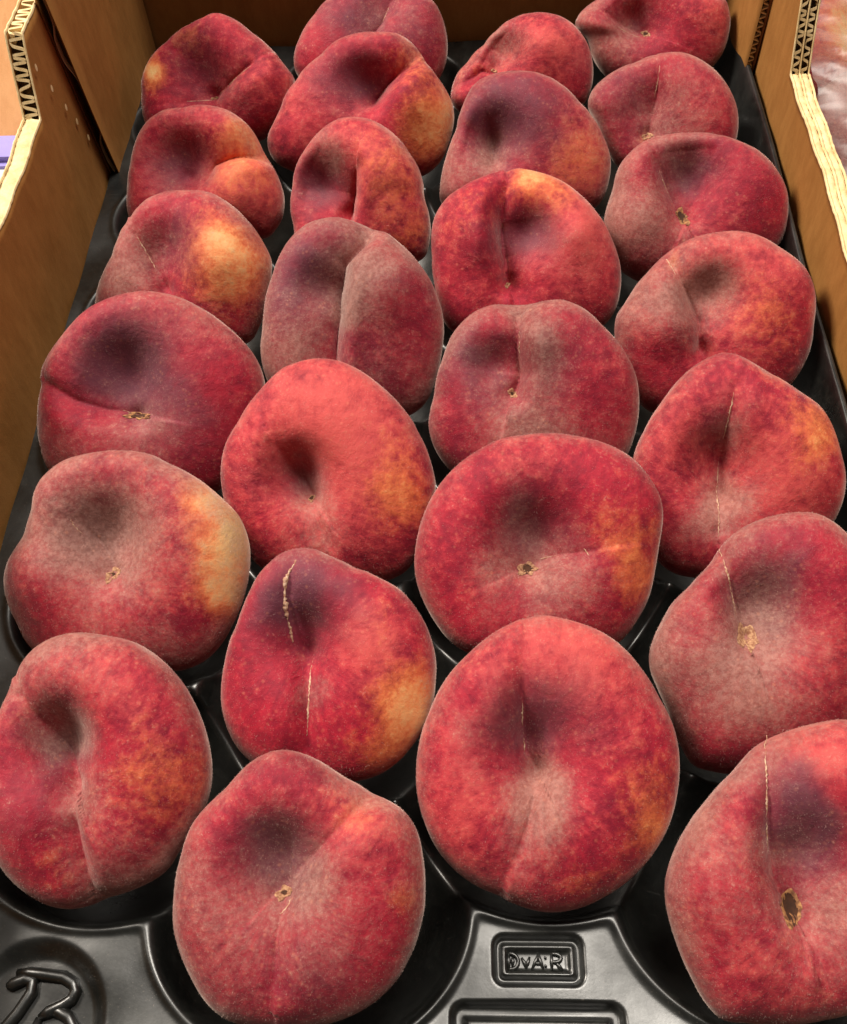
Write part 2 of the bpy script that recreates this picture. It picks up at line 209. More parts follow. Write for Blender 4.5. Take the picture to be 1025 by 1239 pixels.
17: ((215.9,175.7,6.0),(-0.03,-0.615,0.788),[34.7,33.9,33.6,33.6,33.7,33.7,33.2,32.7,32.9,33.5,34.2,36.0,38.3,40.6,40.3,39.4,38.3,37.2,36.2,35.7,35.7,35.8,36.4,37.1,37.4,37.7,37.9,39.0,40.2,41.6,43.1,44.1,43.9,42.5,41.8,40.8,40.0,39.1,38.3,38.2,38.0,37.7,37.4,37.2,36.9,36.6,36.1,35.5],(-7.92,-9.81),[(-10.01,1.81,12.84,8.0)],[(4,[(-4.18,29.9),(-6.81,15.9),(-7.75,-1.05),(-9.24,-20.99)])],[('p',-10.9,13.1,9.2,0.6),('g',-5.4,13.1,6.7,0.7),('g',-8.7,-15.3,11.0,0.9),('g',-3.8,-6.8,7.9,0.6),('y',22.2,11.3,9.2,1.0),('y',8.2,31.1,6.1,0.5),('r',12.7,1.6,15.3,1.0),('r',-26.3,7.7,9.2,0.6)],[(0.8,[(-4.97,25.71),(-6.54,17.31),(-7.31,10.27)]),(0.7,[(-7.5,1.78),(-8.51,-9.57),(-9.77,-23.85)])],(0.0,0.05)),
18: ((70.0,175.6,6.0),(0.021,-0.587,0.809),[37.6,36.6,35.9,35.2,35.2,35.1,35.2,35.6,36.2,37.2,38.3,39.4,40.1,40.4,40.3,40.1,39.0,38.0,37.4,37.0,36.7,37.3,37.9,38.2,38.4,38.5,38.7,38.9,39.4,40.3,41.2,42.1,41.8,41.5,41.3,41.1,41.3,41.8,42.5,43.6,44.8,45.2,44.2,42.9,41.6,40.3,39.5,38.8],(-5.73,-9.44),[(-9.7,-1.21,10.14,9.0)],[(3,[(-16.78,8.95),(-11.15,-1.2),(-5.19,-9.34)]),(2.5,[(-5.19,-9.34),(0.08,-25.88)])],[('p',-10.3,0.2,7.8,1.0),('g',-6.9,-5.6,7.2,0.7),('g',-2.8,-21.5,8.9,0.7),('y',27.8,-8.8,11.3,0.9),('y',25.1,8.5,8.9,0.4),('r',7.9,17.3,20.9,1.1),('p',-27.1,-2.5,7.5,0.3)],[],(0.0,0.0)),
19: ((3.3,138.5,6.0),(-0.054,-0.557,0.829),[42.6,42.7,42.3,41.5,39.9,38.6,37.8,37.1,36.7,36.5,37.3,37.7,37.9,38.3,38.8,39.6,40.6,40.9,40.6,39.2,36.9,36.2,36.1,38.2,40.9,42.7,43.4,43.5,43.4,44.1,43.8,42.8,41.6,40.1,38.8,38.7,38.8,39.0,38.9,40.3,42.1,43.2,43.3,42.9,42.4,42.3,42.2,42.4],(-2.21,-3.98),[(-2.95,9.99,14.72,9.0),(-22.54,-5.05,11.78,-2.0)],[(2.5,[(-15.17,15.57),(-8.11,7.27),(-0.53,-3.73)])],[('p',-3.8,11.4,13.0,1.0),('g',0.4,8.6,17.7,0.9),('g',-22.4,11.5,14.7,0.6),('y',41.9,7.0,10.0,1.9),('y',30.1,24.2,8.2,1.3),('y',39.0,-12.0,8.8,1.4),('g',17.0,-29.7,11.8,0.5),('r',21.5,-5.1,10.3,0.5)],[(0.5,[(-15.46,14.75),(-14.34,11.99),(-12.37,9.5)])],(0.05,0.15)),
20: ((143.8,143.4,6.0),(0.011,-0.53,0.848),[39.8,41.1,42.7,43.6,43.6,43.4,42.9,41.9,40.8,39.7,39.0,38.5,38.2,38.0,38.4,38.6,38.5,38.7,39.0,39.3,39.7,40.1,40.5,41.1,41.8,42.6,43.1,43.2,43.3,43.5,43.8,43.5,42.4,40.7,39.8,39.9,39.9,39.9,39.8,40.1,40.8,41.6,41.5,40.9,40.5,40.0,39.4,39.3],(-4.53,-7.35),[(-2.81,3.03,14.63,9.0)],[(2,[(-4.81,-7.25),(5.23,-2.98),(17.38,-1.45)])],[('p',-1.4,5.7,13.5,1.1),('g',-4.1,5.8,14.1,0.4),('g',2.4,-14.6,14.1,0.9),('y',24.2,4.2,11.3,0.55),('y',30.7,-10.7,9.6,0.7),('r',-3.9,27.5,11.3,0.4),('r',-31.2,16.9,11.3,0.3),('g',-17.8,-10.4,8.4,0.5)],[(0.5,[(-0.19,-4.3),(5.23,-2.98)]),(0.5,[(13.62,-0.88),(15.21,-3.05)])],(0.0,0.05)),
21: ((212.4,107.3,6.0),(-0.057,-0.527,0.848),[33.7,34.5,35.5,36.5,37.9,39.3,41.3,42.6,43.5,43.7,42.3,40.5,38.7,36.8,34.7,32.3,29.8,28.7,28.4,28.4,29.3,30.4,31.2,32.5,34.1,35.5,36.1,36.0,36.3,37.2,39.6,42.1,44.6,43.8,42.7,41.5,40.3,39.6,38.8,38.1,37.6,37.1,36.2,35.3,34.4,33.9,33.7,33.6],(-5.93,1.83),[(-1.69,11.52,13.84,8.0)],[(4,[(-13.46,30.55),(-10.7,17.86),(-6.78,2.2)])],[('p',-0.4,12.8,13.8,0.9),('g',-1.7,10.3,12.5,0.7),('g',-13.2,-12.4,16.6,1.0),('r',18.8,-2.2,13.8,0.7),('p',4.8,30.4,11.1,0.5)],[(0.9,[(-12.98,29.28),(-10.93,19.12),(-8.38,9.0)])],(0.08,0.1)),
22: ((75.2,99.7,6.0),(-0.033,-0.468,0.883),[34.3,34.0,33.7,33.5,33.2,33.1,33.0,32.5,32.0,32.0,32.0,33.3,34.9,37.4,38.8,38.7,37.4,36.1,34.4,33.1,32.2,31.7,32.2,32.5,33.1,34.0,35.1,36.2,37.1,37.9,38.3,38.3,38.0,37.1,36.5,36.1,36.4,36.6,37.0,37.4,37.5,37.2,36.7,36.3,36.0,35.4,34.9,34.4],(-6.02,4.12),[(-5.79,9.33,11.71,7.0)],[(3,[(-10.16,34.36),(-11.86,22.06),(-9.9,6.8)]),(4,[(-7.31,5.54),(-5.16,-5.78),(-4.49,-25.69)])],[('p',-5.4,19.5,15.4,1.15),('p',-15.7,17.0,8.0,0.5),('g',-3.8,-10.8,6.4,0.8),('y',29.9,-10.7,10.1,1.4),('y',22.8,-25.5,9.0,0.8),('r',17.8,4.2,13.3,1.2),('y',20.4,14.3,5.3,0.3),('p',-24.4,-10.8,8.0,0.2)],[(2.4,[(-9.1,32.81),(-11.91,27.18),(-12.34,18.24),(-10.68,7.31)]),(1.0,[(-4.44,1.75),(-4.09,-10.78),(-4.53,-20.73)])],(0.05,0.0)),
23: ((142.8,67.6,6.0),(0.002,-0.407,0.914),[38.4,38.6,38.7,38.6,38.5,39.1,39.8,40.8,41.7,42.4,42.8,43.3,44.0,43.6,42.5,41.5,40.5,39.7,39.3,38.9,38.5,38.2,38.4,38.6,38.9,39.3,39.7,40.0,40.4,40.8,40.9,40.8,40.5,40.1,40.5,41.1,41.4,41.2,40.8,40.2,39.8,39.4,39.1,38.8,38.6,38.4,38.2,38.2],(-3.97,-2.01),[(-4.8,5.24,13.72,8.0)],[(3.5,[(-7.12,34.73),(-7.66,18.09),(-6.48,4.08),(-3.76,-1.68)]),(3,[(-3.29,-1.68),(-5.86,-13.11),(-10.06,-25.52)])],[('p',0.1,13.4,12.2,0.9),('p',-15.4,8.7,12.7,0.6),('g',-2.6,-4.0,5.6,1.1),('g',-6.3,-13.1,6.6,0.9),('g',-8.9,-25.5,10.2,0.4),('y',24.4,-2.8,10.2,0.45),('y',31.8,-19.7,9.1,0.95),('y',7.2,-33.2,8.6,0.35),('r',8.9,32.3,15.2,0.8),('r',-25.1,-14.3,12.7,0.5)],[(0.7,[(-7.65,18.56),(-7.31,11.06)]),(0.6,[(-7.1,9.19),(-6.73,3.62)])],(0.0,0.0)),
24: ((7.8,65.1,6.0),(0.048,-0.436,0.899),[34.2,34.0,33.9,34.0,34.3,34.8,35.6,36.4,37.4,38.4,39.4,40.0,40.6,41.7,42.5,42.7,42.1,40.5,37.8,35.4,33.8,33.7,33.5,33.3,33.1,32.9,32.8,33.7,34.8,36.2,37.8,38.7,39.4,40.0,40.5,40.3,39.1,37.1,36.3,36.3,36.4,36.2,34.8,34.2,34.0,34.1,34.4,34.4],(-5.86,-3.33),[(-8.72,10.11,10.76,10.0),(-17.34,-9.77,10.76,-2.0)],[(6,[(-22.99,24.43),(-14.87,12.5),(-8.39,3.04),(-4.22,-4.0)]),(4.5,[(-4.22,-4.0),(-2.31,-14.45),(1.87,-33.93)])],[('g',-8.3,12.5,8.6,1.0),('p',-9.3,11.3,7.0,1.0),('g',-1.2,-7.5,7.0,1.0),('g',2.6,-28.2,9.1,0.6),('p',-15.2,-5.1,12.4,0.7),('y',21.8,-1.7,14.0,0.62),('y',-4.6,-25.9,6.5,0.4),('g',-7.6,37.7,16.1,0.5),('r',7.5,28.0,13.4,0.6),('g',23.9,-28.3,13.4,0.5)],[],(0.0,0.1)),
25: ((71.8,31.2,6.0),(0.033,-0.373,0.927),[35.3,35.5,35.8,36.4,36.5,35.8,34.3,32.9,32.8,32.8,33.8,35.4,37.0,38.4,38.5,37.6,36.1,34.8,34.7,34.9,35.0,34.6,34.2,34.3,34.4,34.9,35.5,35.8,36.1,36.5,37.2,37.8,37.9,37.3,36.6,36.0,35.5,35.3,35.2,35.4,35.6,35.8,35.9,35.9,35.6,35.5,35.3,35.4],(-3.73,-0.27),[(-4.99,9.28,12.41,9.0)],[(3,[(-3.13,-0.28),(-4.41,-9.7),(-4.47,-22.05)]),(3,[(-2.55,2.9),(9.49,15.75),(20.65,26.64)])],[('p',-5.1,11.4,11.9,1.1),('g',-7.7,-11.8,17.4,0.4),('g',7.5,2.9,7.4,0.6),('y',17.3,23.4,8.4,0.55),('y',33.2,-1.2,5.0,0.6),('r',13.9,24.4,12.4,0.7),('r',23.1,9.3,12.4,0.3),('g',-28.2,0.7,9.9,0.4),('p',10.2,-20.0,14.9,0.3)],[(0.7,[(-1.32,-1.32),(-2.15,-3.43),(-3.88,-5.11)])],(0.12,0.12)),
26: ((208.8,37.0,6.0),(-0.019,-0.406,0.914),[34.0,34.2,35.3,37.1,38.6,40.5,43.1,44.6,45.6,44.7,42.0,39.6,37.6,35.9,34.0,31.8,30.2,29.6,29.2,29.2,29.7,30.3,31.3,32.5,33.9,35.2,36.1,36.8,37.7,39.0,40.6,42.6,43.7,41.8,40.3,39.5,38.5,37.9,37.8,37.7,36.7,35.7,34.9,34.2,33.7,33.2,33.2,33.6],(-2.6,-8.56),[(2.92,4.93,14.37,9.0),(-22.53,-3.78,12.83,-1.0)],[(4.5,[(-3.67,39.54),(-7.41,28.53),(-8.52,13.36),(-6.72,-0.45),(-3.71,-7.75)]),(3,[(-2.91,-8.78),(-0.72,-18.07)])],[('p',1.2,11.3,12.8,1.2),('p',-1.3,24.2,7.7,0.8),('g',5.2,-9.7,12.8,0.8),('r',8.1,33.0,15.4,1.0),('r',-12.8,-24.4,10.3,0.3),('g',-22.2,2.6,12.8,0.3)],[(0.9,[(-4.93,36.88),(-7.13,29.62),(-8.27,17.67),(-8.08,5.89)])],(0.05,0.15)),
}
def peri(B,phi):
    n=len(B); t=(phi/(2*np.pi)*n)%n; i=np.floor(t).astype(int); f=t-i
    a,b,c,d=B[(i-1)%n],B[i%n],B[(i+1)%n],B[(i+2)%n]
    return .5*(2*b+(c-a)*f+(2*a-5*b+4*c-d)*f*f+(3*b-a-3*c+d)*f**3)
def segd(x,y,pts):
    best=np.full(x.shape,1e9); tt=np.zeros(x.shape); sg=np.zeros(x.shape); L=[0]
    for k in range(len(pts)-1): L.append(L[-1]+np.hypot(pts[k+1][0]-pts[k][0],pts[k+1][1]-pts[k][1]))
    for k in range(len(pts)-1):
        ax,ay=pts[k];bx,by=pts[k+1];dx,dy=bx-ax,by-ay;l=dx*dx+dy*dy+1e-9
        u=np.clip(((x-ax)*dx+(y-ay)*dy)/l,0,1); d=np.hypot(x-ax-u*dx,y-ay-u*dy)
        cr=dx*(y-ay)-dy*(x-ax)
        m=d<best; sg=np.where(m,np.sign(cr),sg); best=np.where(m,d,best); tt=np.where(m,(L[k]+u*(L[k+1]-L[k]))/L[-1],tt)
    return best,tt,sg
def surf(B,T,stem,dents,grooves,phi,a,seed=0):
    """mm. a in [0,pi]: 0 front pole, pi/2 rim, pi back pole"""
    r=peri(B,phi); s=np.sin(a); c=np.cos(a)
    ss=s
    x=r*ss*np.cos(phi); y=r*ss*np.sin(phi); z=np.sign(c)*np.abs(c)**.8*T
    nx,ny,nz=x/r**2,y/r**2,z/T**2; l=np.sqrt(nx*nx+ny*ny+nz*nz)+1e-9; nx,ny,nz=nx/l,ny/l,nz/l
    front=np.clip(c*3+.25,0,1); fz=np.clip(c*1.6,0,1)
    dz=np.zeros(x.shape); dn=np.zeros(x.shape)
    if stem is not None:
        d=np.hypot(x-stem[0],y-stem[1]); dz+=3.6*np.exp(-(d/15)**2)+2.6*np.exp(-(d/4.0)**2)
    for (px,py,pr,mm) in dents:
        d2=((x-px)**2+(y-py)**2)/pr**2; dz+=mm*1.3*np.exp(-d2)
    for mm,pts in grooves:
        d,t,sg=segd(x,y,pts); w=np.clip(1.2-np.abs(t-.55)*1.2,.35,1)
        side=1.
        if dents:
            a0,_,s0=segd(np.array([dents[0][0]]),np.array([dents[0][1]]),pts); side=float(s0[0]) or 1.
        # the recess lies on the side of the hollow; the other lobe rises steeply and rounds over
        lobe=.5-.5*np.tanh(sg*side*d/.9)
        wd=10.5*(1-lobe)+4.5*lobe
        dn+=1.35*mm*w*(.27*np.exp(-(d/1.4))+.73*np.exp(-(d/wd)**1.5))-.18*mm*w*lobe*np.exp(-((d-6.5)/4.5)**2)
    back=np.clip(-c,0,1)
    dzb=5*np.exp(-(x*x+y*y)/14**2)*np.clip(-c*1.6,0,1)
    w=(.6*np.sin(2*phi+seed*1.7+3*a)+.5*np.sin(3*phi+seed*2.3)+.35*np.sin(5*phi+seed+4*a))*s*s
    k=-dn*front+w*.6*np.clip(c*2,0,1)
    x=x+nx*k; y=y+ny*k; z=z+nz*k-dz*fz+dzb
    return x,y,z
LABELS = {
1: "red peach in the back left corner with a pale yellow spot on its left edge",
2: "furthest back peach of the second row from the left, cut by the photo's top edge",
3: "small-looking red peach at the back with a grey fuzzy hollow and thin folded left side",
4: "peach in the back right corner with a tan stem dot in its hollow",
5: "broad kidney-shaped peach near the back with mustard yellow patch on its right side",
6: "kidney-shaped peach by the left tray edge with a dark purple hollow and orange right lobe",
7: "plain dusky red peach just below the back right corner peach, pale line on top",
8: "dark purple peach with bright orange-red right side, third row from the left near the back",
9: "narrow upright peach with a blackish purple hollow on its left and coral pink right lobe",
10: "dusky wine-red peach near the right wall with a brown hole in its folded hollow",
11: "half grey half golden orange peach in the left row with a pale diagonal suture line",
12: "orange and red peach with curved deep crease and yellow top, right of the grey peach",
13: "dull grey purple peach split by a deep cleft into two tall oval lobes",
14: "coral red peach near the right wall with lilac bloom on its left lobe",
15: "large peach by the left wall with near-black purple hollow above a brown stem slit",
16: "maroon peach with a notched top, grey right lobe and small tan stem dot",
17: "pointed coral peach at the right edge with a long vertical tan seam and yellow shoulder",
18: "bright coral orange peach with a small dark dimple on its left, centre of the tray",
19: "pink and yellow peach at the left edge with grey hollow and yellow right rim",
20: "large round red peach with purple centre ring and black stem hole with torn tan rim",
21: "dusky mauve peach cut by the right edge with a ragged tan scar at its centre",
22: "red peach with a beaded tan scar at the top left and an orange-yellow right side",
23: "largest front peach, red with short white scar dashes and a pale streak down the middle",
24: "front left peach cut by the photo's edge with olive dark hollow and orange right lobe",
25: "front grainy pink peach with a rounded knob at upper right and dark round hollow",
26: "front right peach cut by the photo's edge, open brown stem hole and white seam",
}
# stem scars: peach -> (rim width mm, rim height mm, hole width, hole height, hole?)
STEMS = {1: (2.2, 1.0, 0, 0), 4: (2.4, 1.6, 1.2, .9), 7: (2.6, 2.0, 0, 0), 10: (3.0, 4.2, 1.9, 3.0), 15: (5.6, 1.7, 3.2, .8), 16: (1.9, 2.0, .7, .7), 18: (1.5, 1.3, .9, .8),
         19: (2.5, 2.8, .6, .6), 20: (3.4, 3.0, 2.1, 1.7), 21: (3.2, 5.4, 0, 0), 26: (2.9, 4.7, 2.0, 3.5), 12: (1.3, 1.3, 0, 0), 25: (2.4, 2.0, .9, .6), 3: (1.6, 1.1, 0, 0)}

# how ripe each skin is: (extra bright coral, extra plum, extra bloom)
TONE = {1: (.10, 0, 0), 2: (-.1, .12, .02), 3: (.15, 0, 0), 4: (-.15, .05, .12), 5: (.05, .02, .02), 6: (.2, 0, .02), 7: (-.15, .10, .12), 8: (.05, .10, .03), 9: (.25, 0, .05), 10: (-.25, .12, .08),
        11: (-.1, .05, .12), 12: (.2, -.02, 0), 13: (-.3, .1, .12), 14: (.25, -.05, .08), 15: (-.1, .20, .0), 16: (-.25, .12, .10), 17: (.16, -.02, .06), 18: (.26, -.05, -.03), 19: (-.05, 0, .12),
        20: (0, -.02, .02), 21: (-.15, .06, .16), 22: (0, .10, -.05), 23: (.12, -.03, .03), 24: (.0, .10, .05), 25: (-.15, .10, .10), 26: (.05, -.02, .12)}
def vnoise(x, y, z, seed):
    r = np.random.RandomState(seed); o = np.zeros_like(x)
    for k in range(7):
        f = r.normal(size=3) * (.05 + .04 * k); o += np.sin(f[0] * x + f[1] * y + f[2] * z + r.uniform(0, 6.3)) / (1 + k * .45)
    return o * .35
def build_peach(name, k, label, group, loc, nrm, B, stem, dents, grooves, blobs, scars, dusk, yaw=0, res=(208, 74, 22)):
    B = np.array(B, float); n = Vector(nrm).normalized(); ex = (Vector((1, 0, 0)) - n * n.x).normalized(); ey = n.cross(ex)
    nph, nf, nb = res
    ph = np.arange(nph) * 2 * np.pi / nph
    a = np.concatenate([np.linspace(.001, math.pi / 2, nf), np.linspace(math.pi / 2, math.pi - .001, nb + 1)[1:]])
    PH, A = np.meshgrid(ph, a, indexing='ij')
    X, Y, Z = surf(B, 18., stem, dents, grooves, PH, A, k)
    o = grid_mesh(name, X * .001, Y * .001, Z * .001, SKIN, None, wrap=True)
    o.matrix_world = Matrix(((ex.x, ey.x, n.x, loc[0] * .001), (ex.y, ey.y, n.y, loc[1] * .001), (ex.z, ey.z, n.z, loc[2] * .001), (0, 0, 0, 1)))
    wx = X + 5. * vnoise(X, Y, Z, k * 3 + 1); wy = Y + 5. * vnoise(X, Y, Z, k * 3 + 2)
    base = vnoise(X, Y, Z, k + 99)
    ch = {'y': np.zeros_like(X), 'p': np.zeros_like(X), 'g': np.zeros_like(X), 'r': np.zeros_like(X)}
    for kd, bx, by, br, st in blobs:
        ch[kd] += st * np.exp(-(((wx - bx) ** 2 + (wy - by) ** 2) / (br * (1.15 if kd != 'r' else 1.2)) ** 2)) * np.where(Z > -8, 1, .3)
    rim = smst(.80, 1.0, np.sin(A)) * np.clip(1 + np.cos(A) * 1.2, 0, 1)  # pale grazing sheen of the fuzz, painted as grey round the rim
    pig_shading = np.stack([ch['y'] * .95 + .20 * np.clip(-Z / 18, 0, 1), ch['p'] * .98 + dusk[0] * .6 + TONE.get(k, (0, 0, 0))[1] + .15 * base, ch['g'] + dusk[1] * .6 + TONE.get(k, (0, 0, 0))[2] + .55 * rim + .08 + .2 * base, ch['r'] + .22 + TONE.get(k, (0, 0, 0))[0] + .4 * base], -1)
    at = o.data.color_attributes.new('pigment_and_shading', 'FLOAT_COLOR', 'POINT'); at.data.foreach_set('color', pig_shading.astype(np.float32).ravel())
    sx0, sy0 = stem if stem is not None else (0, 6)
    rx, ry = X - sx0 + .8 * vnoise(X, Y, Z, k + 7), Y - sy0; rl = np.sqrt(rx * rx + ry * ry + 9)
    fw_ = np.stack([rx / rl + X * .022, ry / rl + Y * .022, Z * .022], -1)
    a2 = o.data.attributes.new('flow', 'FLOAT_VECTOR', 'POINT'); a2.data.foreach_set('vector', fw_.astype(np.float32).ravel())
    tag(o, label, 'peach', group)
    FX, FY, FZ = X[:, :nf].ravel(), Y[:, :nf].ravel(), Z[:, :nf].ravel()
    def on_skin(x, y, lift=.25):
        d2 = (FX - x) ** 2 + (FY - y) ** 2; ii = np.argpartition(d2, 4)[:4]; wt = 1 / (d2[ii] + .02)
        return Vector((x * .001, y * .001, (float((FZ[ii] * wt).sum() / wt.sum()) + lift) * .001))
    rr = random.Random(k * 11)
    if stem is not None and k in STEMS:
        w, h, hw, hh = [v_ * (.82 if k != 26 else 1) for v_ in STEMS[k]]; sx, sy = stem; N = 26
        V = []; Fc = []; rings = [(1.0, .05), (.86, .32), (.62, .30), (.35, .0), (.05, -.25)]
        jig = [1 + (.4 if k == 26 else 1) * ( rr.uniform(-.16, .16) + .25 * math.sin(i * .48 + k) + .15 * math.sin(i * 1.1 + 2 * k)) for i in range(N)]
        for (f_, lf) in rings:
            for i in range(N):
                t = 2 * math.pi * i / N; V.append(on_skin(sx + w * f_ * jig[i] * math.cos(t), sy + h * f_ * jig[i] * math.sin(t), lf + rr.uniform(0, .14)))
        for j in range(len(rings) - 1):
            for i in range(N): Fc.append((j * N + i, j * N + (i + 1) % N, (j + 1) * N + (i + 1) % N, (j + 1) * N + i))
        Fc.append(tuple(range((len(rings) - 1) * N, len(rings) * N)))
        sc = mesh('stem_scar', V, Fc, CORK if k in (10, 26, 15) else TANRIM, o)
        if hw:
            V = []; Fc = []
            for f_, lf in ((1, .38), (.55, .42)):
                for i in range(16):
                    t = 2 * math.pi * i / 16; g = jig[i]; V.append(on_skin(sx + hw * f_ * g * math.cos(t), sy + hh * f_ * g * math.sin(t), lf))
            for i in range(16): Fc.append((i, (i + 1) % 16, 16 + (i + 1) % 16, 16 + i))
            Fc.append(tuple(range(16, 32))); mesh('stem_pit', V, Fc, PIT, sc)
    if nb > 15:
        # short pale hairs all over the skin, one mesh
        r_ = np.random.RandomState(k + 5); NH = 11000
        P3 = np.stack([X, Y, Z], -1); du = np.roll(P3, -1, 0) - P3; dv = np.gradient(P3, axis=1); nn = np.cross(du, dv); ar = np.linalg.norm(nn, axis=-1)
        nn /= (ar[..., None] + 1e-9)
        if (nn * P3).sum() < 0: nn = -nn
        pr = (ar * (Z > -12)).ravel(); idx = r_.choice(len(pr), NH, p=pr / pr.sum()); b_ = P3.reshape(-1, 3)[idx] + r_.normal(0, .35, (NH, 3)) * .6
        N_ = nn.reshape(-1, 3)[idx]; b_ -= N_ * ((b_ - P3.reshape(-1, 3)[idx]) * N_).sum(1, keepdims=True)
        d_ = N_ + r_.normal(0, .55, (NH, 3)); d_ /= np.linalg.norm(d_, axis=1, keepdims=True)
        sd = np.cross(d_, r_.normal(size=(NH, 3))); sd /= np.linalg.norm(sd, axis=1, keepdims=True)
        ln = r_.uniform(.15, .5, (NH, 1)); tri = np.stack([b_ - sd * .018, b_ + sd * .018, b_ + d_ * ln], 1).reshape(-1, 3) * .001
        me = bpy.data.meshes.new('fuzz'); me.vertices.add(NH * 3); me.vertices.foreach_set('co', tri.astype(np.float32).ravel()); me.loops.add(NH * 3)
        me.loops.foreach_set('vertex_index', np.arange(NH * 3, dtype=np.int32)); me.polygons.add(NH); me.polygons.foreach_set('loop_start', np.arange(0, NH * 3, 3, dtype=np.int32)); me.update(calc_edges=True)
        me.materials.append(FUZZ); fo = bpy.data.objects.new('fuzz', me); COL.objects.link(fo); fo.parent = o; tag(fo, kind='stuff')
    for w, pts in scars:
        # a thin raised, broken line of healed skin following the suture
        P = []
        for (x0, y0), (x1, y1) in zip(pts[:-1], pts[1:]):
            L = max(2, int(math.hypot(x1 - x0, y1 - y0) / .5))
            for i in range(L): P.append((x0 + (x1 - x0) * i / L, y0 + (y1 - y0) * i / L))
        P.append(pts[-1]); M = len(P)
        pth = [on_skin(x + rr.uniform(-.2, .2), y, .03) for x, y in P]
        rad = [.00026 * w * (1.0 + rr.uniform(-.45, .5) + .5 * math.sin(i * .37 + k)) * (.35 + .65 * math.sin(math.pi * (i + .5) / M)) for i in range(M)]
        tube('suture_scar', pth, [max(r_, .00004) for r_ in rad], SCAR, o, 7, .7)
    return o

GROUP = "flat peaches standing in the black tray"
for k, (loc, nrm, B, stem, dents, grooves, blobs, scars, dusk) in PEACH.items():
    build_peach('peach', k, LABELS[k], GROUP, loc, nrm, B, stem, dents, grooves, blobs, scars, dusk)

# ------------------------------------------------------------------ black moulded tray
XL, XR, Y0, Y1, WEB = -.0535, .2575, -.09, .478, -.015
def tray():
    xs = np.linspace(XL, XR, 560)
    ys = np.concatenate([np.arange(Y0, .12, .00055), np.arange(.12, Y1, .0012)])
    X, Y = np.meshgrid(xs, ys, indexing='ij')
    cells = [(v[0][0] * .001, v[0][1] * .001 - .001) for v in PEACH.values()]
    S = np.zeros_like(X); K = 34.
    for cx, cy in cells: S += np.exp(-K * np.sqrt(((X - cx) / .0475) ** 2 + ((Y - cy) / .0395) ** 2))
    q = -np.log(S + 1e-30) / K
    Z = np.full_like(X, WEB)
    t = np.clip(1 - q, 0, 1)
    drop = .034 * (1 - np.clip(q, 0, 1) ** 2.6) * smst(0, .085, t)
    Z -= drop
    Z += .0009 * np.exp(-((q - 1.015) / .030) ** 2)
    web = smst(1.0, 1.08, q)
    Z += web * .0006 * np.sin(X * 95 + 1.0) * np.sin(Y * 120)
    def rrect(x0, x1, y0, y1, r):
        cx, cy, hx, hy = (x0 + x1) / 2, (y0 + y1) / 2, (x1 - x0) / 2 - r, (y1 - y0) / 2 - r
        dx, dy = np.abs(X - cx) - hx, np.abs(Y - cy) - hy
        return np.hypot(np.maximum(dx, 0), np.maximum(dy, 0)) + np.minimum(np.maximum(dx, dy), 0) - r
    d = rrect(.1257, .1520, .0102, .0243, .0035)
    Z -= .0026 * (1 - smst(-.0016, .0002, d)); Z += .0017 * np.exp(-((d + .0034) / .0009) ** 2)
    d = rrect(.1135, .1625, -.0150, .0066, .004)
    Z -= .0030 * (1 - smst(-.0018, .0002, d)); Z += .0026 * (1 - smst(-.0055, -.0035, d))
    d = np.hypot(X + .0055, Y + .0005) - .0222
    Z -= .0034 * (1 - smst(-.0055, .0006, d))
    # turned-up rim along the walls
    e_ = smst(XR - .0075, XR - .001, X); Z = Z * (1 - e_) + (.0075 + .001 * np.sin(Y * 40)) * e_
    t = empty('fruit_tray', (0, 0, WEB), 'glossy black moulded plastic tray with oval cups holding the peaches', 'tray')
    b = grid_mesh('tray_sheet', X, Y, Z - WEB, PLASTIC, t)
    return t
TRAY = tray()
# raised lettering in the small frame on the tray web: D V A : R
def letter(parent, strokes, x, y, z, s, r=.00042):
    for st in strokes:
        pts = [(x + p[0] * s, y + p[1] * s, z) for p in st]
        yield pts, r
def glyph(strokes, x, y, z, s, r, name='embossed_letter'):
    V = []; Fc = []
    for st in strokes:
        P = [Vector((x + p[0] * s, y + p[1] * s, z)) for p in st]
        base = len(V); seg = 8
        for i, p in enumerate(P):
            d = (P[min(i + 1, len(P) - 1)] - P[max(i - 1, 0)]).normalized(); sd = d.cross(Vector((0, 0, 1))).normalized()
            e = .55 if i in (0, len(P) - 1) else 1
            for k in range(seg):
                a = 2 * math.pi * k / seg; V.append(p + sd * math.cos(a) * r * e + Vector((0, 0, 1)) * math.sin(a) * r * e)
        for i in range(len(P) - 1):
            for k in range(seg):
                a = base + i * seg + k; b = base + i * seg + (k + 1) % seg; Fc.append((a, b, b + seg, a + seg))
        Fc.append(tuple(range(base, base + seg))[::-1]); Fc.append(tuple(range(len(V) - seg, len(V))))
    return mesh(name, V, Fc, PLASTIC, TRAY)
def arc(cx, cy, rx, ry, a0, a1, n=10): return [(cx + rx * math.cos(math.radians(a0 + (a1 - a0) * i / n)), cy + ry * math.sin(math.radians(a0 + (a1 - a0) * i / n))) for i in range(n + 1)]
zl = -.0016
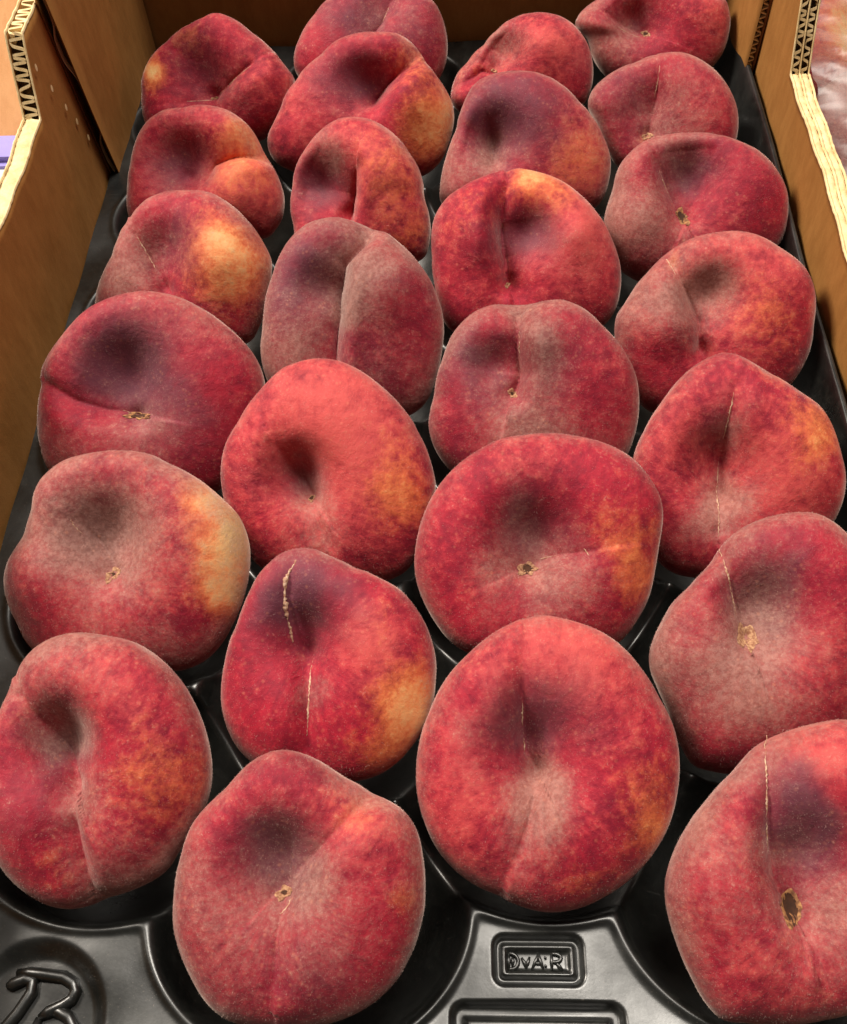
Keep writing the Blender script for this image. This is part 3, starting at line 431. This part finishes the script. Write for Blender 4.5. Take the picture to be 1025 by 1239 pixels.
LT = {'D': [[(0, 0), (0, .5), (0, 1)], [(0, 1)] + arc(.1, .5, .55, .5, 90, -90) + [(0, 0)], [(.25, .2), (.28, .5), (.25, .8)]],
      'V': [[(0, .75), (.2, .4), (.3, .1)], [(.3, .1), (.42, .45), (.55, .8)]],
      'A': [[(0, 0), (.3, .55), (.5, 1)], [(.5, 1), (.62, .5), (.8, .05)], [(.2, .38), (.45, .4), (.7, .36)]],
      ':': [[(0, .2), (.06, .24), (.1, .28)], [(0, .72), (.06, .76), (.1, .8)]],
      'R': [[(0, 0), (0, .5), (0, 1)], [(0, 1)] + arc(.2, .74, .45, .26, 90, -90) + [(0, .48)], [(.3, .48), (.5, .22), (.72, 0)]]}
S_ = .0042
for ch, x in (('D', .1305), ('V', .1342), ('A', .1370), (':', .1408), ('R', .1428)): glyph(LT[ch], x, .0150, zl, S_, .00058)
TWO = [arc(.3, .72, .32, .30, 165, -25, 12) + [(.42, .38), (.15, .1), (0, 0), (.3, -.02), (.68, 0)]]
EIGHT = [arc(.33, .72, .27, .26, -90, 270, 18), arc(.33, .22, .33, .27, 90, 450, 18)]
NUM = [[(-.0150, .0090), (-.0136, .0096), (-.0100, .0112), (-.0076, .0105), (-.0074, .0075), (-.0101, .0022), (-.0150, -.0045), (-.0155, -.0075), (-.010, -.0080), (-.006, -.0076)]]
NUM2 = [[(-.0129, .0128), (-.0092, .0127), (-.0052, .0124), (.0012, .0117), (.0045, .0100), (.0056, .0080), (.0048, .0058), (.0026, .0043), (-.0012, .0026), (-.0036, .0010)], [(-.0010, .0027), (.0020, .0026), (.0050, .0012), (.0068, -.0012), (.0070, -.0042), (.0050, -.0072), (.0010, -.0085), (-.0030, -.0070), (-.0046, -.0035), (-.0036, .0010)]]
glyph(NUM, 0, 0, -.0026, 1, .0019, 'embossed_numeral'); glyph(NUM2, 0, 0, -.0026, 1, .0019, 'embossed_numeral')

# ------------------------------------------------------------------ corrugated cardboard box
BOX = empty('cardboard_box', (0, 0, -.05), 'open brown corrugated cardboard box around the black peach tray', 'box')
def wall(name, xin, sgn, prof, th, rows, lean=0., zref=-.015):
    """side wall seen from inside; prof = (y,z) top edge from near to far; sgn -1 left / +1 right (outward)"""
    root = bpy.data.objects.new(name, None); COL.objects.link(root); root.parent = BOX; root.empty_display_size = .01
    zb = .001
    def wob(y, z): return .0005 * math.sin(y * 60 + z * 30) + .0003 * math.sin(y * 210 + 2)
    def xw(z, off): return xin + lean * (z + .05 + zref) + sgn * off
    P = []
    for (y0, z0), (y1, z1) in zip(prof[:-1], prof[1:]):
        L = max(1, int(math.hypot(y1 - y0, z1 - z0) / .0015))
        for i in range(L):
            t_ = i / L; P.append((y0 + (y1 - y0) * t_, z0 + (z1 - z0) * t_))
    P.append(prof[-1])
    def sheet(nm, off0, off1, dz, m, nz=26):
        V = []; Fc = []; n_ = len(P)
        for side, off in ((0, off0), (1, off1)):
            for (y, z) in P:
                for j in range(nz):
                    f_ = j / (nz - 1); zz = zb + (z + .05 - dz - zb) * f_
                    V.append((xw(zz, off) + wob(y, zz), y, zz))
        for s2 in (0, 1):
            b = s2 * n_ * nz
            for i in range(n_ - 1):
                for j in range(nz - 1):
                    q_ = (b + i * nz + j, b + (i + 1) * nz + j, b + (i + 1) * nz + j + 1, b + i * nz + j + 1)
                    Fc.append(q_ if (s2 == 0) == (sgn < 0) else q_[::-1])
        b = n_ * nz
        for i in range(n_ - 1): Fc.append((i * nz + nz - 1, (i + 1) * nz + nz - 1, b + (i + 1) * nz + nz - 1, b + i * nz + nz - 1))
        for i in (0, n_ - 1):
            for j in range(nz - 1): Fc.append((i * nz + j, i * nz + j + 1, b + i * nz + j + 1, b + i * nz + j))
        o = mesh(nm, V, Fc, m, root); 
        return o
    lin = [0.0] + [th * (i + 1) / rows for i in range(rows)]
    tl = .00055
    for i, off in enumerate(lin):
        o = sheet('liner', max(off - tl * .5, 0) if i else 0, off + tl * .5 if i else tl, 0.0, KRAFT)
    sheet('core', tl * 2, th - tl * 2, .0045, LAYER, 4)
    # crushed cut rim on the lower run, open flutes on the cut slope
    s_end = next(i for i, p in enumerate(P) if p[1] > prof[1][1] + .0012) if len(prof) > 2 else len(P)
    for r_ in range(rows):
        a0, a1 = lin[r_] + tl * .6, lin[r_ + 1] - tl * .6
        n_ = s_end; V = []; Fc = []; rr = random.Random(r_ + 3)
        for i in range(n_):
            y, z = P[i]
            for j in range(7):
                f_ = j / 6; bulge = .0009 * math.sin(math.pi * f_) ** .6
                V.append((xw(z + .05, a0 + (a1 - a0) * f_) + wob(y, z + .05), y, z + .05 - .0008 + bulge + rr.uniform(-.00028, .00028)))
        for i in range(n_ - 1):
            for j in range(6): Fc.append((i * 7 + j, (i + 1) * 7 + j, (i + 1) * 7 + j + 1, i * 7 + j + 1))
        mesh('crushed_rim', V, Fc, CUT, root)
        # fluting: sinusoidal sheet following the cut, going 8 mm down into the wall
        Q = P[s_end - 1:]; V = []; Fc = []; acc = 0; tt = .00042; pts = []
        for i in range(len(Q) - 1):
            (y0, z0), (y1, z1) = Q[i], Q[i + 1]; L = math.hypot(y1 - y0, z1 - z0); m_ = 6
            for j in range(m_):
                t_ = j / m_; s2 = acc + L * t_; pts.append((y0 + (y1 - y0) * t_, z0 + (z1 - z0) * t_, s2, (y1 - y0) / L, (z1 - z0) / L))
            acc += L
        mid = (a0 + a1) / 2; am = (a1 - a0) / 2 - tt * .5; per = .0046
        for (y, z, s2, dy, dz) in pts:
            ph = 2 * math.pi * (s2 / per + .37 * r_) + 1.1 * math.sin(s2 * 300 + r_) + .6 * math.sin(s2 * 820); wv = (.86 + .14 * math.sin(s2 * 1300 + r_)) * math.tanh(1.7 * math.sin(ph)) / .93
            # thickness across the wave kept by offsetting along the wall normal direction
            for off in (-tt, tt):
                for depth in (.0001, .008):
                    V.append((xw(z + .05, mid + am * wv) + wob(y, z + .05), y + dz * depth + dy * off * 1.4, z + .05 - dy * depth + dz * off * 1.4 - (.0 if dy > .5 else 0)))
        for i in range(len(pts) - 1):
            a_, b_ = i * 4, (i + 1) * 4
            Fc += [(a_, b_, b_ + 2, a_ + 2), (a_, a_ + 1, b_ + 1, b_), (a_ + 2, b_ + 2, b_ + 3, a_ + 3), (a_ + 1, a_ + 3, b_ + 3, b_ + 1)]
        mesh('fluting', V, Fc, CUT, root, False)
    # torn pale paper on top of each liner
    for i, off in enumerate(lin):
        V = []; Fc = []; rr = random.Random(i + 30)
        o0, o1 = (off - tl * .5 if i else -.00005), (off + tl * .5 if i else tl)
        for (y, z) in P:
            zt = z + .05 + .0001 + rr.uniform(0, .0005); V += [(xw(zt, o0 - .00012) + wob(y, zt), y, zt - .0009), (xw(zt, o0) + wob(y, zt), y, zt), (xw(zt, o1) + wob(y, zt), y, zt), (xw(zt, o1 + .00012) + wob(y, zt), y, zt - .0009)]
        for j in range(len(P) - 1):
            for c in range(3): Fc.append((j * 4 + c, (j + 1) * 4 + c, (j + 1) * 4 + c + 1, j * 4 + c + 1))
        mesh('torn_edge', V, Fc, CUT, root)
    return root
wall('side_wall', -.0542, -1, [(-.16, .0490), (.325, .0490), (.333, .0640), (.3405, .0772), (.360, .0785), (.490, .0800)], .0072, 1)
wall('side_wall', .2600, 1, [(-.16, .0355), (.3625, .0355), (.3695, .0500), (.3770, .0640), (.396, .0655), (.490, .0665)], .0078, 2)

def card_panel(name, x0, x1, y0, y1, z0, z1, m, parent, lean=0., period=.004, ylean=0.):
    """a corrugated board: two liners and a fluted core whose cut near edge is open"""
    root = bpy.data.objects.new(name, None); COL.objects.link(root); root.parent = parent; root.empty_display_size = .01
    def slab(nm, a, b, mt, ya=y0, yb=y1):
        V = []; Fc = []
        nz = 14; ny = 14
        for off in (a, b):
            for i in range(ny):
                for j in range(nz):
                    y = ya + (yb - ya) * i / (ny - 1); f_ = j / (nz - 1); z = z0 + (z1 - z0) * f_
                    V.append((off + lean * (z - z0) + .0004 * math.sin(y * 90 + z * 40), y + ylean * (z - z0) * (yb - y) / (yb - ya), z))
        for s2 in (0, 1):
            bb = s2 * ny * nz
            for i in range(ny - 1):
                for j in range(nz - 1): Fc.append((bb + i * nz + j, bb + (i + 1) * nz + j, bb + (i + 1) * nz + j + 1, bb + i * nz + j + 1))
        B_ = ny * nz
        for j in range(nz - 1): Fc.append((j, j + 1, B_ + j + 1, B_ + j)); 
        for i in range(ny - 1): Fc.append((i * nz + nz - 1, (i + 1) * nz + nz - 1, B_ + (i + 1) * nz + nz - 1, B_ + i * nz + nz - 1))
        return mesh(nm, V, Fc, mt, root)
    t = .0005
    slab('liner', x0, x0 + t, m); slab('liner', x1 - t, x1, m); slab('core', x0 + t * 2, x1 - t * 2, LAYER, y0 + .003)
    V = []; Fc = []; n_ = int((z1 - z0) / .0004)
    for i in range(n_):
        z = z0 + (z1 - z0) * i / (n_ - 1); s2 = math.tanh(1.6 * math.sin(2 * math.pi * z / period + .6 * math.sin(z * 120))) / .93
        xc = (x0 + x1) / 2 + (x1 - x0 - t * 3) / 2 * s2 + lean * (z - z0)
        for dy in (.0003, .006):
            for dz in (-.0003, .0003): V.append((xc, y0 + dy + ylean * (z - z0), z + dz))
    for i in range(n_ - 1):
        a_, b_ = i * 4, (i + 1) * 4; Fc += [(a_, b_, b_ + 1, a_ + 1), (a_, a_ + 2, b_ + 2, b_), (a_ + 1, b_ + 1, b_ + 3, a_ + 3)]
    mesh('fluting', V, Fc, CUT, root, False)
    return root
card_panel('end_flap', -.0537, -.0492, .3735, .4795, .033, .136, KRAFT, BOX, ylean=-.15, period=.06)
card_panel('end_flap', .2545, .2588, .4150, .4795, .033, .122, KRAFT, BOX, lean=.03, period=.0042)
def block(name, x0, x1, y0, y1, z0, z1, m, parent=None, bev=.0006, sub=1):
    bm = bmesh.new(); bmesh.ops.create_cube(bm, size=1)
    for v in bm.verts: v.co = Vector(((x0 + x1) / 2 + v.co.x * (x1 - x0), (y0 + y1) / 2 + v.co.y * (y1 - y0), (z0 + z1) / 2 + v.co.z * (z1 - z0)))
    bmesh.ops.bevel(bm, geom=bm.edges[:], offset=bev, segments=2, affect='EDGES')
    me = bpy.data.meshes.new(name); bm.to_mesh(me); bm.free(); me.materials.append(m)
    o = bpy.data.objects.new(name, me); COL.objects.link(o); o.parent = parent; return o
block('end_wall', -.0545, .2600, .4810, .4870, .001, .131, KRAFT, BOX)
block('base_panel', -.0605, .2670, -.158, .4870, -.004, .0005, KRAFT, BOX)
# five pin holes beside the seam of the left wall
for y, z in ((.3375, .0640), (.3445, .0500), (.3512, .0365), (.3568, .0255), (.3627, .0130)):
    V = [(-.0534, y, z + .05)] + [(-.0535, y + .0011 * math.cos(a_), z + .05 + .0016 * math.sin(a_)) for a_ in [i * math.pi / 5 for i in range(10)]]
    mesh('pin_hole', V, [(0, i + 1, (i + 1) % 10 + 1) for i in range(10)], CUT, BOX)

# ------------------------------------------------------------------ what shows beyond the box
TABLE = mat_plain('grey_shelf', (.20, .17, .15), .6, 20, (.13, .11, .10))
g = block('display_table', -1.2, 1.4, -.8, 1.8, -.10, -.0545, TABLE, None); tag(g, kind='structure')
TAN = mat_card('orange_brown_carton', (.62, .30, .12), (.75, .40, .18))
VIO = mat_plain('violet_print', (.30, .26, .66), .5, 30, (.26, .22, .6)); WHITE = mat_plain('white_paper', (.80, .78, .74), .7, 40, (.7, .68, .64))
c = empty('neighbour_carton', (-.20, .47, -.054), 'tan cardboard carton standing left of the open peach box', 'carton')
block('carton_body', -.13, .105, -.085, .25, .0005, .125, TAN, c, .002)
c.rotation_euler = (-.75, 0, 0); c.location = (-.20, .455, -.085)
v = block('printed_sleeve', -.40, -.0650, .3620, .3840, -.054, .0020, VIO, None, .003); tag(v, 'blue violet printed pack between the tan carton and white pack at the left edge', 'pack')
v = block('white_pack', -.40, -.0660, .1200, .3610, -.054, .0000, WHITE, None, .003); tag(v, 'white pack beyond the left wall of the cardboard box', 'pack')

# neighbouring box on the right with peaches under clear film
rt = block('neighbour_tray', .272, .56, .12, .62, -.054, -.034, mat_plain('pale_liner', (.45, .36, .32), .6, 30), None, .004)
tag(rt, 'pale fruit tray under the film beyond the right cardboard wall', 'tray')
NB = [((313, 434, 4), 'coral and orange peach under clear film beyond the right wall, furthest back of the two', [('y', 0, 4, 22, 2.0), ('r', 0, 0, 40, .9), ('g', -10, -20, 20, .6)]),
      ((311, 362, 0), 'mauve peach under cloudy film beyond the right wall, nearer of the two', [('g', 0, 0, 60, .9), ('p', 0, 10, 20, .3)])]
for i, (lc, lb, bl) in enumerate(NB):
    rb = [38 + 1.5 * math.sin(2 * t_ * .1309 + i) for t_ in range(48)]
    build_peach('peach', 40 + i, lb, 'peaches in the neighbouring box', lc, (0.05, -.55, .83), rb, (0, 0), [(0, 8, 14, 7)], [(3, [(0, 0), (4, 18), (5, 36)])], bl, [], (.0, .2), res=(96, 36, 14))
s = NT('clear_plastic_film'); s.t.nodes.remove(s.b)
tr = s.n('ShaderNodeBsdfTransparent'); gl = s.n('ShaderNodeBsdfGlossy'); gl.inputs['Roughness'].default_value = .38; df = s.n('ShaderNodeBsdfDiffuse'); df.inputs[0].default_value = (.90, .74, .68, 1)
m1 = s.n('ShaderNodeMixShader'); m2 = s.n('ShaderNodeMixShader')
f = s.noise(35, 4, .6, dist=1.2); s.l(s.mr(f, .40, .75, .04, .22), m1.inputs[0]); s.l(tr.outputs[0], m1.inputs[1]); s.l(df.outputs[0], m1.inputs[2])
m2.inputs[0].default_value = .05; s.l(m1.outputs[0], m2.inputs[1]); s.l(gl.outputs[0], m2.inputs[2])
s.l(m2.outputs[0], s.t.nodes['Material Output'].inputs['Surface'])
xs = np.linspace(.2690, .50, 90); ys = np.linspace(.20, .56, 130); X, Y = np.meshgrid(xs, ys, indexing='ij')
Z = .032 + .004 * np.sin(X * 70 + 20 * Y) * np.sin(Y * 55) + .0022 * np.abs(np.sin(X * 150 + Y * 130)) + .001 * np.sin(Y * 400 + X * 90)
fl = grid_mesh('plastic_film', X, Y, Z, s.m); tag(fl, 'crinkled clear plastic film over the fruit in the box on the right', 'plastic film')
